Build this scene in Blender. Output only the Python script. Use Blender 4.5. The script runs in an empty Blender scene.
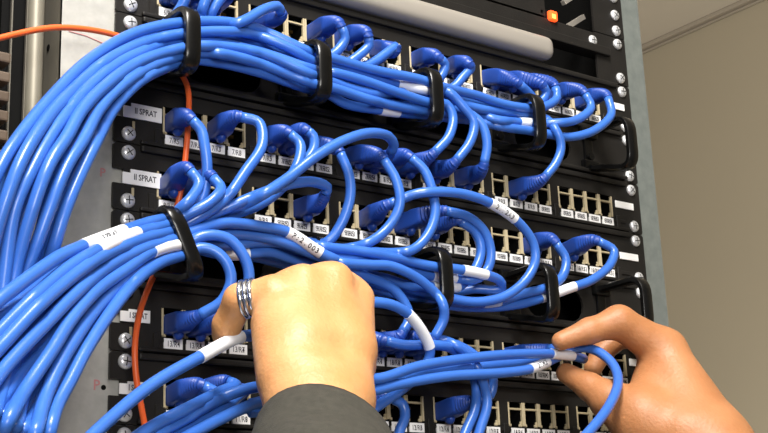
import bpy, bmesh, math, random
import numpy as np
from mathutils import Vector, Matrix
random.seed(7)
SC = bpy.context.scene
COL = SC.collection
Z0 = 1500.0                      # height in mm of the joint between ports row A and the first cable manager

# ---------------------------------------------------------------- camera (fitted to the rack screws), mm
CP = np.array([-354.98, -731.24, -365.83]); CE = (-0.651853, 1.843040, -0.039757); CF = 1324.67
def rotm(r):
    a, b, c = r
    Rz = np.array([[math.cos(a), -math.sin(a), 0], [math.sin(a), math.cos(a), 0], [0, 0, 1]])
    Rx = np.array([[1, 0, 0], [0, math.cos(b), -math.sin(b)], [0, math.sin(b), math.cos(b)]])
    Rr = np.array([[math.cos(c), -math.sin(c), 0], [math.sin(c), math.cos(c), 0], [0, 0, 1]])
    return Rz @ Rx @ Rr
R = rotm(CE)
def ray(px, py):
    return R @ np.array([(px-384)/CF, -(py-216.5)/CF, -1.0])
def P(px, py, d):
    """point seen at px,py standing d mm in front of the rack's front plane"""
    v = ray(px, py); t = (-d-CP[1])/v[1]
    return CP + t*v
def W(p):
    return Vector((p[0]/1000, p[1]/1000, (p[2]+Z0)/1000))

# ---------------------------------------------------------------- materials
def mat(name, col, rough=.5, metal=0, noise=None, bump=None, spec=.5, sss=None, emit=None, coat=0):
    m = bpy.data.materials.new(name); m.use_nodes = True
    nt = m.node_tree; b = nt.nodes['Principled BSDF']
    b.inputs['Base Color'].default_value = (*col, 1)
    b.inputs['Roughness'].default_value = rough; b.inputs['Metallic'].default_value = metal
    b.inputs['Specular IOR Level'].default_value = spec
    b.inputs['Coat Weight'].default_value = coat
    tc = nt.nodes.new('ShaderNodeTexCoord')
    if noise:
        sc, amt, col2 = noise
        n = nt.nodes.new('ShaderNodeTexNoise'); n.inputs['Scale'].default_value = sc; n.inputs['Detail'].default_value = 6
        nt.links.new(tc.outputs['Object'], n.inputs['Vector'])
        cr = nt.nodes.new('ShaderNodeValToRGB'); cr.color_ramp.elements[0].position = .5-amt; cr.color_ramp.elements[1].position = .5+amt
        cr.color_ramp.elements[0].color = (*col, 1); cr.color_ramp.elements[1].color = (*col2, 1)
        nt.links.new(n.outputs['Fac'], cr.inputs['Fac']); nt.links.new(cr.outputs['Color'], b.inputs['Base Color'])
    if bump:
        sc, st = bump
        n = nt.nodes.new('ShaderNodeTexNoise'); n.inputs['Scale'].default_value = sc; n.inputs['Detail'].default_value = 4
        nt.links.new(tc.outputs['Object'], n.inputs['Vector'])
        bp = nt.nodes.new('ShaderNodeBump'); bp.inputs['Strength'].default_value = st; bp.inputs['Distance'].default_value = .0005
        nt.links.new(n.outputs['Fac'], bp.inputs['Height']); nt.links.new(bp.outputs['Normal'], b.inputs['Normal'])
    if sss:
        b.inputs['Subsurface Weight'].default_value = sss; b.inputs['Subsurface Radius'].default_value = (1, .35, .2)
        b.inputs['Subsurface Scale'].default_value = .004
    if emit:
        b.inputs['Emission Color'].default_value = (*emit[0], 1); b.inputs['Emission Strength'].default_value = emit[1]
    return m
M = {
 'blue': mat('blue_pvc', (.033, .128, .50), .31, noise=(30, .3, (.046, .165, .60)), bump=(120, .10), spec=.55),
 'boot': mat('blue_boot_rubber', (.014, .060, .33), .42, bump=(200, .15)),
 'orange': mat('orange_fibre_jacket', (.85, .13, .025), .4),
 'black': mat('black_powder_coat', (.013, .012, .011), .45, noise=(60, .3, (.018, .0165, .015)), bump=(900, .3), spec=.22),
 'ring': mat('black_glossy_plastic', (.004, .004, .004), .25, spec=.35),
 'dark': mat('dark_socket_plastic', (.004, .004, .004), .7, spec=.08),
 'cream': mat('cream_jack_plastic', (.46, .385, .24), .45),
 'gold': mat('gold_contacts', (.35, .22, .08), .45, 1),
 'label': mat('white_label_paper', (.88, .87, .86), .5),
 'sleeve': mat('white_cable_sleeve', (.78, .80, .84), .4),
 'ink': mat('black_ink', (.03, .03, .04), .6),
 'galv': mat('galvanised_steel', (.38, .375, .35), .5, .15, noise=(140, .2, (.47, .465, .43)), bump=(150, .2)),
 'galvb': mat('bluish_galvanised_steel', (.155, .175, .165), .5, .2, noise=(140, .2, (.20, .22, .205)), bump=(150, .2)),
 'galvdk': mat('dark_galvanised_steel', (.13, .12, .098), .55, .3, noise=(20, .3, (.18, .165, .135))),  # darker steel tone for the left flange and slotted strip
 'alu': mat('brushed_aluminium_profile', (.27, .25, .20), .45, .4),
 'zinc': mat('zinc_screw', (.80, .81, .82), .32, .45, noise=(300, .3, (.62, .63, .65))),
 'silver': mat('pale_grey_painted_metal', (.30, .275, .24), .38),
 'grille': mat('tan_grille_plastic', (.10, .068, .045), .6),
 'skin': mat('skin', (.60, .275, .10), .45, noise=(45, .22, (.70, .36, .155)), bump=(420, .8), sss=.12),
 'skin2': mat('darker_skin', (.40, .165, .062), .5, noise=(40, .22, (.49, .215, .09)), bump=(420, .7), sss=.12),  # darker skin tone used on the right arm
 'cloth': mat('dark_knit_sleeve', (.034, .032, .024), .9, noise=(250, .2, (.05, .047, .036)), bump=(1500, .9)),
 'steelring': mat('silver_ring_metal', (.75, .75, .76), .2, 1),
 'red': mat('red_marker', (.55, .24, .24), .8),
 'led': mat('red_power_light', (.9, .1, .02), .4, emit=((1, .07, .01), 2.2)),
 'ledcore': mat('orange_light_core', (1, .5, .1), .4, emit=((1, .35, .05), 2.5)),
 'wall': mat('beige_wall_paint', (.43, .375, .275), .8, noise=(2.5, .4, (.45, .395, .29)), bump=(60, .15)),
 'ceil': mat('pale_ceiling_paint', (.72, .66, .56), .8),
 'trim': mat('cornice_paint', (.40, .35, .28), .6),
 'floor': mat('grey_vinyl_floor', (.25, .24, .22), .5, noise=(8, .3, (.3, .29, .27))),
}

# ---------------------------------------------------------------- mesh helper
class MB:
    def __init__(s): s.v = []; s.f = []
    def add(s, v, f):
        o = len(s.v); s.v += [tuple(map(float, p)) for p in v]; s.f += [tuple(i+o for i in q) for q in f]; return s
    def bm(s, b, mtx=None):
        b.verts.ensure_lookup_table(); b.verts.index_update()
        v = [(mtx @ x.co if mtx else x.co) for x in b.verts]; f = [[x.index for x in q.verts] for q in b.faces]
        b.free(); return s.add(v, f)
    def box(s, a, b, bev=0, seg=2):
        m = bmesh.new(); bmesh.ops.create_cube(m, size=1)
        for x in m.verts:
            x.co = Vector([(a[i]+b[i])/2 + x.co[i]*(b[i]-a[i]) for i in range(3)])
        if bev: bmesh.ops.bevel(m, geom=m.edges[:], offset=bev, segments=seg, profile=.6, affect='EDGES')
        return s.bm(m)
    def plate(s, outer, holes, y0, y1):
        """plate in the XZ plane with holes, front at y0 and back at y1"""
        m = bmesh.new(); es = []
        for lp in [outer]+holes:
            vs = [m.verts.new((x, y0, z)) for x, z in lp]
            es += [m.edges.new((vs[i], vs[(i+1) % len(vs)])) for i in range(len(vs))]
        r = bmesh.ops.triangle_fill(m, use_beauty=True, use_dissolve=False, edges=es)
        ff = [g for g in r['geom'] if isinstance(g, bmesh.types.BMFace)]
        ex = bmesh.ops.extrude_face_region(m, geom=m.faces[:])
        for g in ex['geom']:
            if isinstance(g, bmesh.types.BMVert): g.co.y = y1
        bmesh.ops.recalc_face_normals(m, faces=m.faces[:])
        return s.bm(m)
    def lathe(s, prof, o, ax, n=20, cap=True):
        """prof [(r, h)] around axis ax from o"""
        ax = Vector(ax).normalized(); u = ax.orthogonal().normalized(); w = ax.cross(u); o = Vector(o)
        v = []; f = []
        for r, h in prof:
            for k in range(n):
                t = 2*math.pi*k/n; v.append(o+ax*h+(u*math.cos(t)+w*math.sin(t))*r)
        for i in range(len(prof)-1):
            for k in range(n):
                a = i*n+k; b = i*n+(k+1) % n; f.append((a, b, b+n, a+n))
        if cap: f.append(tuple(reversed(range(n)))); f.append(tuple(range((len(prof)-1)*n, len(prof)*n)))
        return s.add(v, f)
    def sweep(s, pts, rad, n=12, cap=True):
        pts = [Vector(p) for p in pts]; L = len(pts); v = []; f = []
        u = None
        for i in range(L):
            t = (pts[min(i+1, L-1)]-pts[max(i-1, 0)]).normalized()
            if u is None: u = t.orthogonal().normalized()
            u = (u-t*u.dot(t)).normalized(); w = t.cross(u)
            r = rad(i/(L-1)) if callable(rad) else rad
            for k in range(n):
                a = 2*math.pi*k/n; v.append(pts[i]+(u*math.cos(a)+w*math.sin(a))*r)
        for i in range(L-1):
            for k in range(n):
                a = i*n+k; b = i*n+(k+1) % n; f.append((a, b, b+n, a+n))
        if cap: f.append(tuple(reversed(range(n)))); f.append(tuple(range((L-1)*n, L*n)))
        return s.add(v, f)
    def ribbon(s, pts, side, w, th):
        """flat strap along pts; side = wide direction"""
        pts = [Vector(p) for p in pts]; L = len(pts); v = []; f = []
        sd = Vector(side).normalized(); c = .25
        for i in range(L):
            t = (pts[min(i+1, L-1)]-pts[max(i-1, 0)]).normalized(); nn = t.cross(sd).normalized()
            for a, b in ((-1, -1+c*1.6), (-1+c, -1), (1-c, -1), (1, -1+c*1.6), (1, 1-c*1.6), (1-c, 1), (-1+c, 1), (-1, 1-c*1.6)):
                v.append(pts[i]+sd*a*w/2+nn*b*th/2)
        for i in range(L-1):
            for k in range(8):
                a = i*8+k; b = i*8+(k+1) % 8; f.append((a, b, b+8, a+8))
        f.append(tuple(reversed(range(8)))); f.append(tuple(range((L-1)*8, L*8)))
        return s.add(v, f)
    def build(s, name, m, parent=None, smooth=False, angle=40, origin=None):
        me = bpy.data.meshes.new(name)
        if parent is not None: o0 = ORG[parent.name]
        elif origin is not None: o0 = Vector(origin)
        else: o0 = Vector((0, 0, 0))
        me.from_pydata([(Vector(p)-o0)/1000 for p in s.v], [], s.f); me.validate()
        b = bmesh.new(); b.from_mesh(me); bmesh.ops.recalc_face_normals(b, faces=b.faces[:]); b.to_mesh(me); b.free()
        me.materials.append(M[m])
        if smooth:
            me.shade_smooth()
            if angle: 
                try: me.set_sharp_from_angle(angle=math.radians(angle))
                except Exception: pass
        o = bpy.data.objects.new(name, me); COL.objects.link(o)
        if parent is not None: o.parent = parent
        else: o.location = W(o0)
        ORG[o.name] = o0
        return o
ORG = {}
def thing(name, label, cat, loc, group=None):
    o = bpy.data.objects.new(name, None); COL.objects.link(o); o.empty_display_size = .02
    o.location = W(loc); ORG[o.name] = Vector(loc); return tag(o, label, cat, group)
def tag(o, label, cat, group=None):
    o['label'] = label; o['category'] = cat
    if group: o['group'] = group
    return o
def struct(o): o['kind'] = 'structure'; return o
def copy_child(o, parent, dx):
    """copy a part (mm offset dx) under parent, with its own children"""
    c = o.copy(); COL.objects.link(c); c.parent = parent; c.location = o.location + Vector(dx)/1000
    ORG[c.name] = ORG[o.name]
    for ch in list(o.children):
        g = ch.copy(); COL.objects.link(g); g.parent = c
    return c
FONT = bpy.data.curves.new('f', 'FONT').font
TXT = {}
def text_mesh(s, size, sx=1.0):
    key = (s, size, sx)
    if key in TXT: return TXT[key]
    cu = bpy.data.curves.new('t', 'FONT'); cu.body = s; cu.size = size/1000; cu.align_x = 'CENTER'; cu.align_y = 'CENTER'
    cu.extrude = .00004; cu.resolution_u = 2; cu.offset = .00002 if size < 6 and '/R' in s else .0001
    ob = bpy.data.objects.new('t', cu); COL.objects.link(ob); bpy.context.view_layer.update()
    dg = bpy.context.evaluated_depsgraph_get(); me = bpy.data.meshes.new_from_object(ob.evaluated_get(dg))
    bpy.data.objects.remove(ob); bpy.data.curves.remove(cu)
    for v in me.vertices: v.co.x *= sx
    me.materials.clear(); me.materials.append(M['ink']); TXT[key] = me
    return me
def text_on(parent, s, pos, size, rot=(math.pi/2, 0, 0), sx=1.0, name='lettering'):
    o = bpy.data.objects.new(name, text_mesh(s, size, sx)); COL.objects.link(o); o.parent = parent
    o.location = (Vector(pos)-ORG[parent.name])/1000; o.rotation_euler = rot; ORG[o.name] = Vector(pos)
    return o

# ---------------------------------------------------------------- the room
WX = 2545.0; CZ = 1516-365.8+22
def slab(name, a, b, m, bev=0):
    mb = MB().box(a, b, bev); return struct(mb.build(name, m, origin=((a[0]+b[0])/2, (a[1]+b[1])/2, a[2])))
slab('wall_right', (WX, -3000, -Z0), (WX+100, 3200, CZ), 'wall')
slab('wall_back', (-1800, 3200, -Z0), (WX+100, 3300, CZ), 'wall')
slab('ceiling', (-1800, -3000, CZ), (WX+100, 3300, CZ+80), 'ceil')
slab('floor', (-1800, -3000, -Z0-60), (WX+100, 3300, -Z0), 'floor')
slab('trim_1', (WX-22, -2990, CZ-14), (WX, 3200, CZ), 'trim', 4)
slab('trim_2', (WX-9, -2990, CZ-22), (WX, 3200, CZ-14), 'trim', 4)

# ---------------------------------------------------------------- rack frame
U = 44.45; PW = 465.1
rack = thing('server_rack', 'galvanised steel rack frame holding the black patch panels', 'rack', (232, 20, -Z0))
def post_front(x0, x1, name, m, holes=True):
    hs = []
    mb = MB().plate([(x0, -Z0), (x1, -Z0), (x1, 460), (x0, 460)], [], 2.2, 5)
    return mb.build(name, m, rack)
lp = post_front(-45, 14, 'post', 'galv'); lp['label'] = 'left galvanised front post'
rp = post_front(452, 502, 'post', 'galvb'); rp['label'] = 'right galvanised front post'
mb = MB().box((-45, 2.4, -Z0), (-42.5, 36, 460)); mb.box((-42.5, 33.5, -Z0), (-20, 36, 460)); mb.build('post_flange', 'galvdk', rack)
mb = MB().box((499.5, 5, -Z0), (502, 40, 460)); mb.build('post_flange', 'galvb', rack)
# rounded bright upright beside the left post, with slotted strip and dark cover further left
mb = MB(); mb.lathe([(5.4, -Z0), (5.4, 460)], (-55.2, 20, 0), (0, 0, 1), 28); 
mb.build('round_upright', 'alu', rack, smooth=True)
slots = []
z = -1480
while z < 440:
    slots.append([(-67.5, z), (-64, z), (-64, z+12), (-67.5, z+12)]); z += 26
MB().plate([(-71, -Z0), (-60, -Z0), (-60, 460), (-71, 460)], slots, 20, 22.5).build('slotted_strip', 'galvdk', rack)
mb = MB().box((-170, 60, -Z0), (-74, 63, 460)); mb.box((-74, 30, -Z0), (-46, 32, 460)); mb.build('side_cover', 'dark', rack)
# post hole, red inspection marks
b = MB()
for px, py in ((147, 0),): pass
for hz in (-25, 92, -255):
    b.lathe([(2.2, 0), (2.2, .3)], (-45.2, 22, hz), (-1, 0, 0), 14)
b.build('hole', 'dark', rack)
q = P(105, 387, 0)
MB().lathe([(1.6, -1), (1.6, .25)], (q[0], 2.2, q[2]), (0, -1, 0), 14).build('hole', 'dark', rack)
q = P(98, 385, 0); mk = text_on(rack, 'P', (q[0], 2.0, q[2]), 9, name='red_mark')
mk.data = mk.data.copy(); mk.data.materials.clear(); mk.data.materials.append(M['red'])
q = P(104, 172, 0); mk = text_on(rack, 'P', (q[0], 2.0, q[2]), 8, name='red_mark')
mk.data = mk.data.copy(); mk.data.materials.clear(); mk.data.materials.append(M['red'])
a = P(70, 30, 0); c = P(104, 42, 0)
MB().sweep([(a[0], 2.0, a[2]), ((a[0]+c[0])/2, 2.0, (a[2]+c[2])/2+1), (c[0], 2.0, c[2])], .35, 6).build('red_mark', 'red', rack)
# rear cover and dark back cover
MB().box((-40, 560, -Z0), (505, 566, 460)).build('back_cover', 'dark', rack)
MB().box((-44, 40, -Z0), (-41, 560, 460)).build('side_panel', 'dark', rack)
MB().box((503, 6, -Z0), (506, 560, 460)).build('side_panel', 'dark', rack)
# louvred unit standing left of the rack
vent = thing('ventilation_grille', 'tan slatted grille in the dark gap left of the rack post', 'grille', (-90, 17, -118))
mb = MB()
MB().box((-130, 17, -118), (-78, 19, -34)).build('back_plate', 'dark', vent)
for k in range(6):
    mb.box((-128, 2, -112+k*12.5), (-77, 16, -105.5+k*12.5), 1.2)
mb.build('slats', 'grille', vent)

# ---------------------------------------------------------------- screws
def screw_mb(x, z, r=4.9, y=-1.8):
    mb = MB(); mb.lathe([(r*.98, 0), (r, .8), (r*.9, 1.9), (r*.6, 2.7), (r*.25, 3.0), (.01, 3.05)], (x, y, z), (0, -1, 0), 20)
    return mb
def screw(parent, x, z, y=-1.8):
    s = screw_mb(x, z, y=y).build('screw', 'zinc', parent, smooth=True, angle=60)
    a = random.uniform(0, 1.5); mb = MB()
    for k in (0, 1):
        dx, dz = math.cos(a+k*math.pi/2), math.sin(a+k*math.pi/2)
        p = [(x+dx*t*2.7-dz*w*.28, y-3.15, z+dz*t*2.7+dx*w*.28) for t, w in ((-1, -1), (1, -1), (1, 1), (-1, 1))]
        p2 = [(u_[0], y-2.4, u_[2]) for u_ in p]
        mb.add(p+p2, [(0, 1, 2, 3), (7, 6, 5, 4), (0, 1, 5, 4), (1, 2, 6, 5), (2, 3, 7, 6), (3, 0, 4, 7)])
    mb.build('cross_slot', 'dark', s)
    w = MB().lathe([(6.3, 0), (6.3, .9)], (x, y+.9, z), (0, -1, 0), 20)
    w.build('washer', 'dark', s)

# ---------------------------------------------------------------- patch panels
PAN = {'A': (27, 22.2), 'B': (32, -66.7), 'C': (28, -111.1), 'D': (32, -200), 'E': (33.7, -244.5)}
def port_text(k, i):
    if k == 'A': return '6/R%d' % (i+5)
    if k == 'B': return '7/R%d' % (i+5) if i < 10 else '8/R%d' % (i-9)
    if k == 'C': return '9/R%d' % (i+5) if i < 9 else '10/R%d' % (i-8)
    if k == 'D': return '13/R%d' % (i+4) if i < 9 else '16/R%d' % (i-8)
    return '11/R%d' % (i+6) if i < 9 else ('12/R%d' % (i-8) if i < 16 else '14/R%d' % (i-15))
def portc(k, i):
    x0, zc = PAN[k]; g, j = divmod(i, 4)
    return x0+g*70.9+j*15.6, zc-2.3
def jack_parts(panel, x, z):
    """cream keystone jack frame with black stepped socket"""
    mb = MB()
    for s in (-1, 1):
        mb.box((x+s*7.0-.75, -2.4, z-8.4), (x+s*7.0+.75, .2, z+9.2), .3, 1)
        mb.box((x+s*5.3-1.5, -1.0, z-8.8), (x+s*5.3+1.5, .6, z-6.6), .4, 1); mb.box((x+s*5.9-.9, -1.0, z-6.8), (x+s*5.9+.9, .6, z-4.6), .3, 1)
    mb.box((x-6.6, -1.6, z+3.6), (x+6.6, .6, z+5.1), .25, 1)
    j = mb.build('jack', 'cream', panel)
    mb = MB(); mb.box((x-7.6, 14, z-9.4), (x+7.6, 15.5, z+9.6))
    for s in (-1, 1): mb.box((x+s*7.4-.3, 2, z-9.4), (x+s*7.4+.3, 14, z+9.6))
    mb.box((x-7.6, 2, z+9.2), (x+7.6, 14, z+9.6)); mb.box((x-7.6, 2, z-9.6), (x+7.6, 14, z-9.2))
    mb.build('socket', 'dark', j)
    mb = MB()
    for t in range(8): mb.box((x-3.85+t*1.1, 8, z+.8), (x-3.6+t*1.1, 13, z+3.0))
    mb.build('contacts', 'gold', j)
    return j
def label_parts(panel, x, z):
    mb = MB().box((x-6.5, -3.2, z-3.9), (x+6.5, -2.2, z+3.0))
    l = mb.build('port_label', 'label', panel)
    return l
DESC = {'A': ('topmost black patch panel at the upper edge of the picture', 0), 'B': ('black patch panel with ports labelled 7/R5 onwards, below the upper cable rings', 0),
        'C': ('black patch panel directly under the 7/R row, first of its ear labels reading II SPRAT and a notch', 0),
        'D': ('black patch panel with ports labelled 13/R4 onwards, behind the left hand', 0),
        'E': ('lowest black patch panel, port row at the bottom edge of the picture', 0)}
DESC['C'] = ('black patch panel directly under the 7/R5 port row and above the lower cable rings', 0)
PANEL = {}
for k, (x0, zc) in PAN.items():
    pn = thing('patch_panel', DESC[k][0], 'patch panel', (232.5, 0, zc-U/2), 'black 24-port patch panels'); PANEL[k] = pn
    zb = zc-U/2+.4; zt = zc+U/2-.4
    xs = [portc(k, i) for i in range(24)]
    holes = []
    for (x, z) in xs: holes.append([(x-7.7, z-9.3), (x+7.7, z-9.3), (x+7.7, z+9.5), (x-7.7, z+9.5)])
    # left ear with the small rectangular notches
    out = [(-10, zb+1.5), (-8.5, zb), (473.6, zb), (475.1, zb+1.5), (475.1, zt-1.5), (473.6, zt), (-8.5, zt), (-10, zt-1.5), (-10, zc+5), (-3, zc+5), (-3, zc-5), (-10, zc-5)]
    MB().plate(out, holes, -2, 0).build('faceplate', 'black', pn)
    mb = MB()
    mb.box((8, -5.5, zt-4.5), (458, -1.6, zt-.2), 1.2)       # rolled upper lip
    mb.box((8, -4.5, zb+.2), (458, -1.6, zb+3.0), 1.0)
    mb.build('edge_lip', 'black', pn)
    MB().box((4, 15.6, zb+1), (460, 34, zt-1)).build('body', 'black', pn)
    mb = MB()                                                # label holder rail
    mb.box((22, -3.0, zc-2.3-12.6), (455, -2.0, zc-2.3-9.6), .3, 1)
    for g in range(7):
        xx = x0-11.5+g*70.9
        mb.box((xx-2.2, -3.4, zc-19), (xx+2.2, -2, zc-9), .4, 1)
    mb.build('label_rail', 'black', pn)
    j0 = jack_parts(pn, *xs[0]); l0 = label_parts(pn, xs[0][0], zc-2.3-13.0)
    for i in range(24):
        dx = (xs[i][0]-xs[0][0], 0, 0)
        if i: copy_child(j0, pn, dx); l = copy_child(l0, pn, dx)
        else: l = l0
        t = bpy.data.objects.new('lettering', text_mesh(port_text(k, i), 5.2, .74)); COL.objects.link(t); t.parent = l
        t.location = (Vector((xs[0][0], -3.25, zc-2.3-13.5))-ORG[pn.name])/1000; t.rotation_euler = (math.pi/2, 0, 0)
    for sx in (0, PW):
        for s in (-1, 1): screw(pn, sx, zc+s*15.87)
    # dark pegs between screws on the right ear, name plate
    w = MB().box((444, -3.2, zc-2), (466, -2.2, zc+4), .3, 1).build('name_plate', 'label', pn)
    if k != 'A':
        s = 'II SPRAT' if k in 'BC' else 'I SPRAT'
        xr = 23 if k in 'BC' else 16; e_ = 5 if k in 'BC' else 3.9
        mb = MB(); mb.plate([(-4, zc+2.5), (-4, zc-e_), (1.5, zc-e_), (xr, zc-e_), (xr, zc+e_), (1.5, zc+e_), (1.5, zc+2.5)], [], -3.0, -2.1)
        st = mb.build('ear_label', 'label', pn); text_on(st, s, ((xr-2)/2+1, -3.05, zc), 5.6 if k in 'BC' else 5.0, sx=.78 if k in 'BC' else .72)
        MB().box((2.5, -2.6, zc-12.5), (4.3, -1.9, zc-7), .2, 1).build('alignment_tab', 'cream', pn)
    # two hook shaped tabs
# ---------------------------------------------------------------- cable managers
def stad(cx, cz, w, h, n=8):
    r = h/2; pts = []
    for s, a0 in ((1, -math.pi/2), (-1, math.pi/2)):
        for i in range(n+1):
            a = a0+math.pi*i/n; pts.append((cx+s*(w/2-r)+r*math.cos(a), cz+r*math.sin(a)))
    return pts
RX = [19, 119, 215.8, 316.2, 416.6]
def ring_path(x, zt, tilt=0, D=51, base=(-9, -38), zz=(-8, -52)):
    """cable ring leaving the plate, over the bundle and back, in the YZ plane; r = corner radius"""
    cor = [(0, base[0]), (-D, zz[0]), (-D, zz[1]), (0, base[1])]
    pts = []; r = 14 if D > 40 else 9
    c = [Vector((0, y, z+zt)) for y, z in cor]
    def arc(a, b, d):
        u = (a-b).normalized(); v = (d-b).normalized(); return [b+u*r*(1-t)**2+v*r*t*t for t in [i/7 for i in range(8)]]
    pts = [c[0]+Vector((0, 2, 0))]+[c[0].lerp(c[1], .5)]+arc(c[0], c[1], c[2])+arc(c[1], c[2], c[3])+[c[2].lerp(c[3], .5)]+[c[3]+Vector((0, 2, 0))]
    out = []
    for p in pts:
        f = (p.z-zt+30)/22*(-p.y/D)
        out.append(Vector((x-tilt*f, p.y, p.z)))
    return out
RINGS = []
MAN = [(0, 'black cable manager with rings carrying the upper blue bundle'), (-3*U, 'black cable manager with rings carrying the lower blue bundle above the hands')]
for mi, (zt, lab) in enumerate(MAN):
    mg = thing('cable_manager', lab, 'cable manager', (232.5, 0, zt-U))
    holes = [stad((RX[i]+RX[i+1])/2, zt-24, 62, 26) for i in range(4)]
    zb = zt-U+.4; z1 = zt-.4
    MB().plate([(-10, zb+1.5), (-8.5, zb), (473.6, zb), (475.1, zb+1.5), (475.1, z1-1.5), (473.6, z1), (-8.5, z1), (-10, z1-1.5)], holes, -2, 0).build('faceplate', 'black', mg)
    mb = MB().box((8, -5.5, z1-4), (458, -1.6, z1-.2), 1.2); mb.box((8, -7, zb+.2), (458, -1.6, zb+3.6), 1.2); mb.build('edge_lip', 'black', mg)
    MB().box((4, 40, zb+1), (460, 42, z1-1)).build('dark_backing', 'dark', mg)  # black sheet added so the cutouts show a shaded interior
    for i, x in enumerate(RX):
        tl = 10 if (mi == 1 and i == 0) else 0
        pth = ring_path(x if not (mi == 1 and i == 0) else x-4, zt, tl) if not (mi == 1 and i == 1) else ring_path(x+9, zt, 0, D=30)
        rg = MB().ribbon(pth, (1, 0, 0), 10.5, 5).build('cable_ring', 'ring', mg, smooth=True, angle=50)
        RINGS.append(pth)
        mb = MB(); mb.box((x-9, -7, zt-42), (x+9, -1.8, zt-33), 1.5); mb.box((x-9, -7, zt-14), (x+9, -1.8, zt-4), 1.5); mb.box((x-5, -4, zt-34), (x+5, -1.8, zt-13), 1); mb.lathe([(3, 0), (3, 2)], (x, -5, zt-30), (0, -1, 0), 14)
        mb.build('ring_foot', 'ring', rg)
    for sx in (0, PW):
        for s in (-1, 1): screw(mg, sx, zt-U/2+s*15.87)
# blank panel below the lowest ports
bp_ = thing('blanking_panel', 'black blank panel at the bottom edge under the lowest ports', 'panel', (232.5, 0, -7*U))
zb = -7*U+.4; zt = -6*U-.4
MB().plate([(-10, zb), (475.1, zb), (475.1, zt), (-10, zt)], [], -2, 0).build('faceplate', 'black', bp_)
MB().box((8, -5, zt-4), (458, -1.6, zt-.2), 1.2).build('edge_lip', 'black', bp_)
for sx in (0, PW): screw(bp_, sx, -6*U-6.35); screw(bp_, sx, -7*U+6.35)

# ---------------------------------------------------------------- units above panel A
dv = thing('network_switch', 'rack unit with long pale grey rounded front bar above the top ports', 'network equipment', (200, 60, 45))
mb = MB().box((-6, -14, 46), (378, 60, 66), 9, 6); mb.build('front_bar', 'silver', dv, smooth=True, angle=60)
MB().box((-6, 10, 45.5), (380, 300, 84), 1).build('chassis', 'dark', dv)
rl = thing('shelf_rail', 'dark grey horizontal rail with one screw above the pale front bar', 'rail', (232, 0, 67))
mb = MB().box((-10, -6, 67.5), (452, 8, 75), .8); mb.build('lower_flange', 'black', rl)
mb = MB().box((-10, -2.7, 75.2), (440, 8, 87), .8); mb.build('web', 'black', rl)
MB().plate([(438, 45), (475, 45), (475, 88.4), (438, 88.4)], [], -2, 0).build('ear', 'black', rl)
screw(rl, PW, 50.8); screw(rl, PW, 82.5); screw(rl, 434, 79, y=-1.8)
sv = thing('power_unit', 'black rack unit with a glowing red light at the top right', 'network equipment', (232, 60, 89))
MB().box((-6, 8, 89.2), (383, 400, 176), 1).build('chassis', 'black', sv)
MB().plate([(-10, 89.2), (380, 89.2), (380, 176), (-10, 176)], [[(375, 91), (378, 91), (378, 94), (375, 94)]], -2, 0).build('front_plate', 'black', sv)
MB().plate([(438, 89.2), (475, 89.2), (475, 176), (438, 176)], [], -2, 0).build('ear', 'black', sv)
for z in (95.2, 110, 127, 140, 158): screw(sv, PW, z)
q = P(551, 17, 2)
li = MB().box((q[0]-4.2, -6, q[2]-4.4), (q[0]+4.2, -1, q[2]+4.4), 1.4).build('power_light', 'led', sv)
MB().box((q[0]-2.6, -6.6, q[2]-3.2), (q[0]+1.2, -5.8, q[2]+.8), .4).build('light_core', 'ledcore', li)
MB().box((q[0]-8, -1.9, q[2]-6), (q[0]+8, 8, q[2]+6), 1).build('light_housing', 'dark', sv)
br = thing('mounting_strap', 'short tan metal strap slanting in the dark recess beside the red light', 'bracket', tuple(P(575, 23, -70)))
a, c = P(567, 27, -60), P(583, 17, -60)
MB().sweep([a, a*.5+c*.5, c], 3.2, 4).build('strap', 'silver', br)
a, c = P(563, 3, -60), P(572, -3, -60)
MB().sweep([a, c], 3.0, 4).build('strap', 'silver', br)

# ---------------------------------------------------------------- cables
RAD = 3.5
U1 = [(-45, 445, 95), (-38, 340, 100), (-25, 240, 112), (2, 165, 118), (20, 136, 115), (54, 93, 85), (92, 58, 62), (140, 32, 44), (188, 22, 36), (245, 25, 34), (315, 54, 34), (335, 60, 34), (374, 70, 34), (418, 79, 36), (446, 88, 36), (475, 95, 34), (529, 108, 34)]
L1 = [(22, 445), (34, 340), (50, 255), (81, 170), (97, 136), (118, 98), (142, 79), (165, 68), (188, 61), (250, 70), (312, 92), (333, 97), (374, 110), (420, 113), (446, 117), (475, 124), (531, 131)]
def up(f, n, dd=-24):
    """strand of the upper bundle at fraction f, from the left bottom to station n"""
    o = []
    for i in range(n):
        g = min(max(f+.06*math.sin(i*1.7+f*23), 0), 1)
        o.append((U1[i][0]*(1-g)+L1[i][0]*g, U1[i][1]*(1-g)+L1[i][1]*g, U1[i][2]+dd*(1 if i < 7 else .55)))
    return o
U2 = [(-60, 380, 140), (-20, 325, 138), (10, 292, 130), (39, 270, 118), (70, 252, 98), (100, 240, 76), (140, 226, 52), (170, 217, 38)]
L2 = [(46, 445), (56, 408), (72, 378), (95, 334), (118, 303), (138, 279), (160, 264), (184, 256)]
def lo(f, dd=-14):
    o = []
    for i in range(8):
        g = min(max(f+.06*math.sin(i*1.9+f*31), 0), 1)
        o.append((U2[i][0]*(1-g)+L2[i][0]*g, U2[i][1]*(1-g)+L2[i][1]*g, U2[i][2]+dd))
    return o
t1 = [(-42, 340, 100), (-28, 240, 112), (0, 167, 120), (18, 138, 115), (55, 93, 88), (89, 60, 66), (135, 33, 46), (188, 22, 40)]
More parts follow.
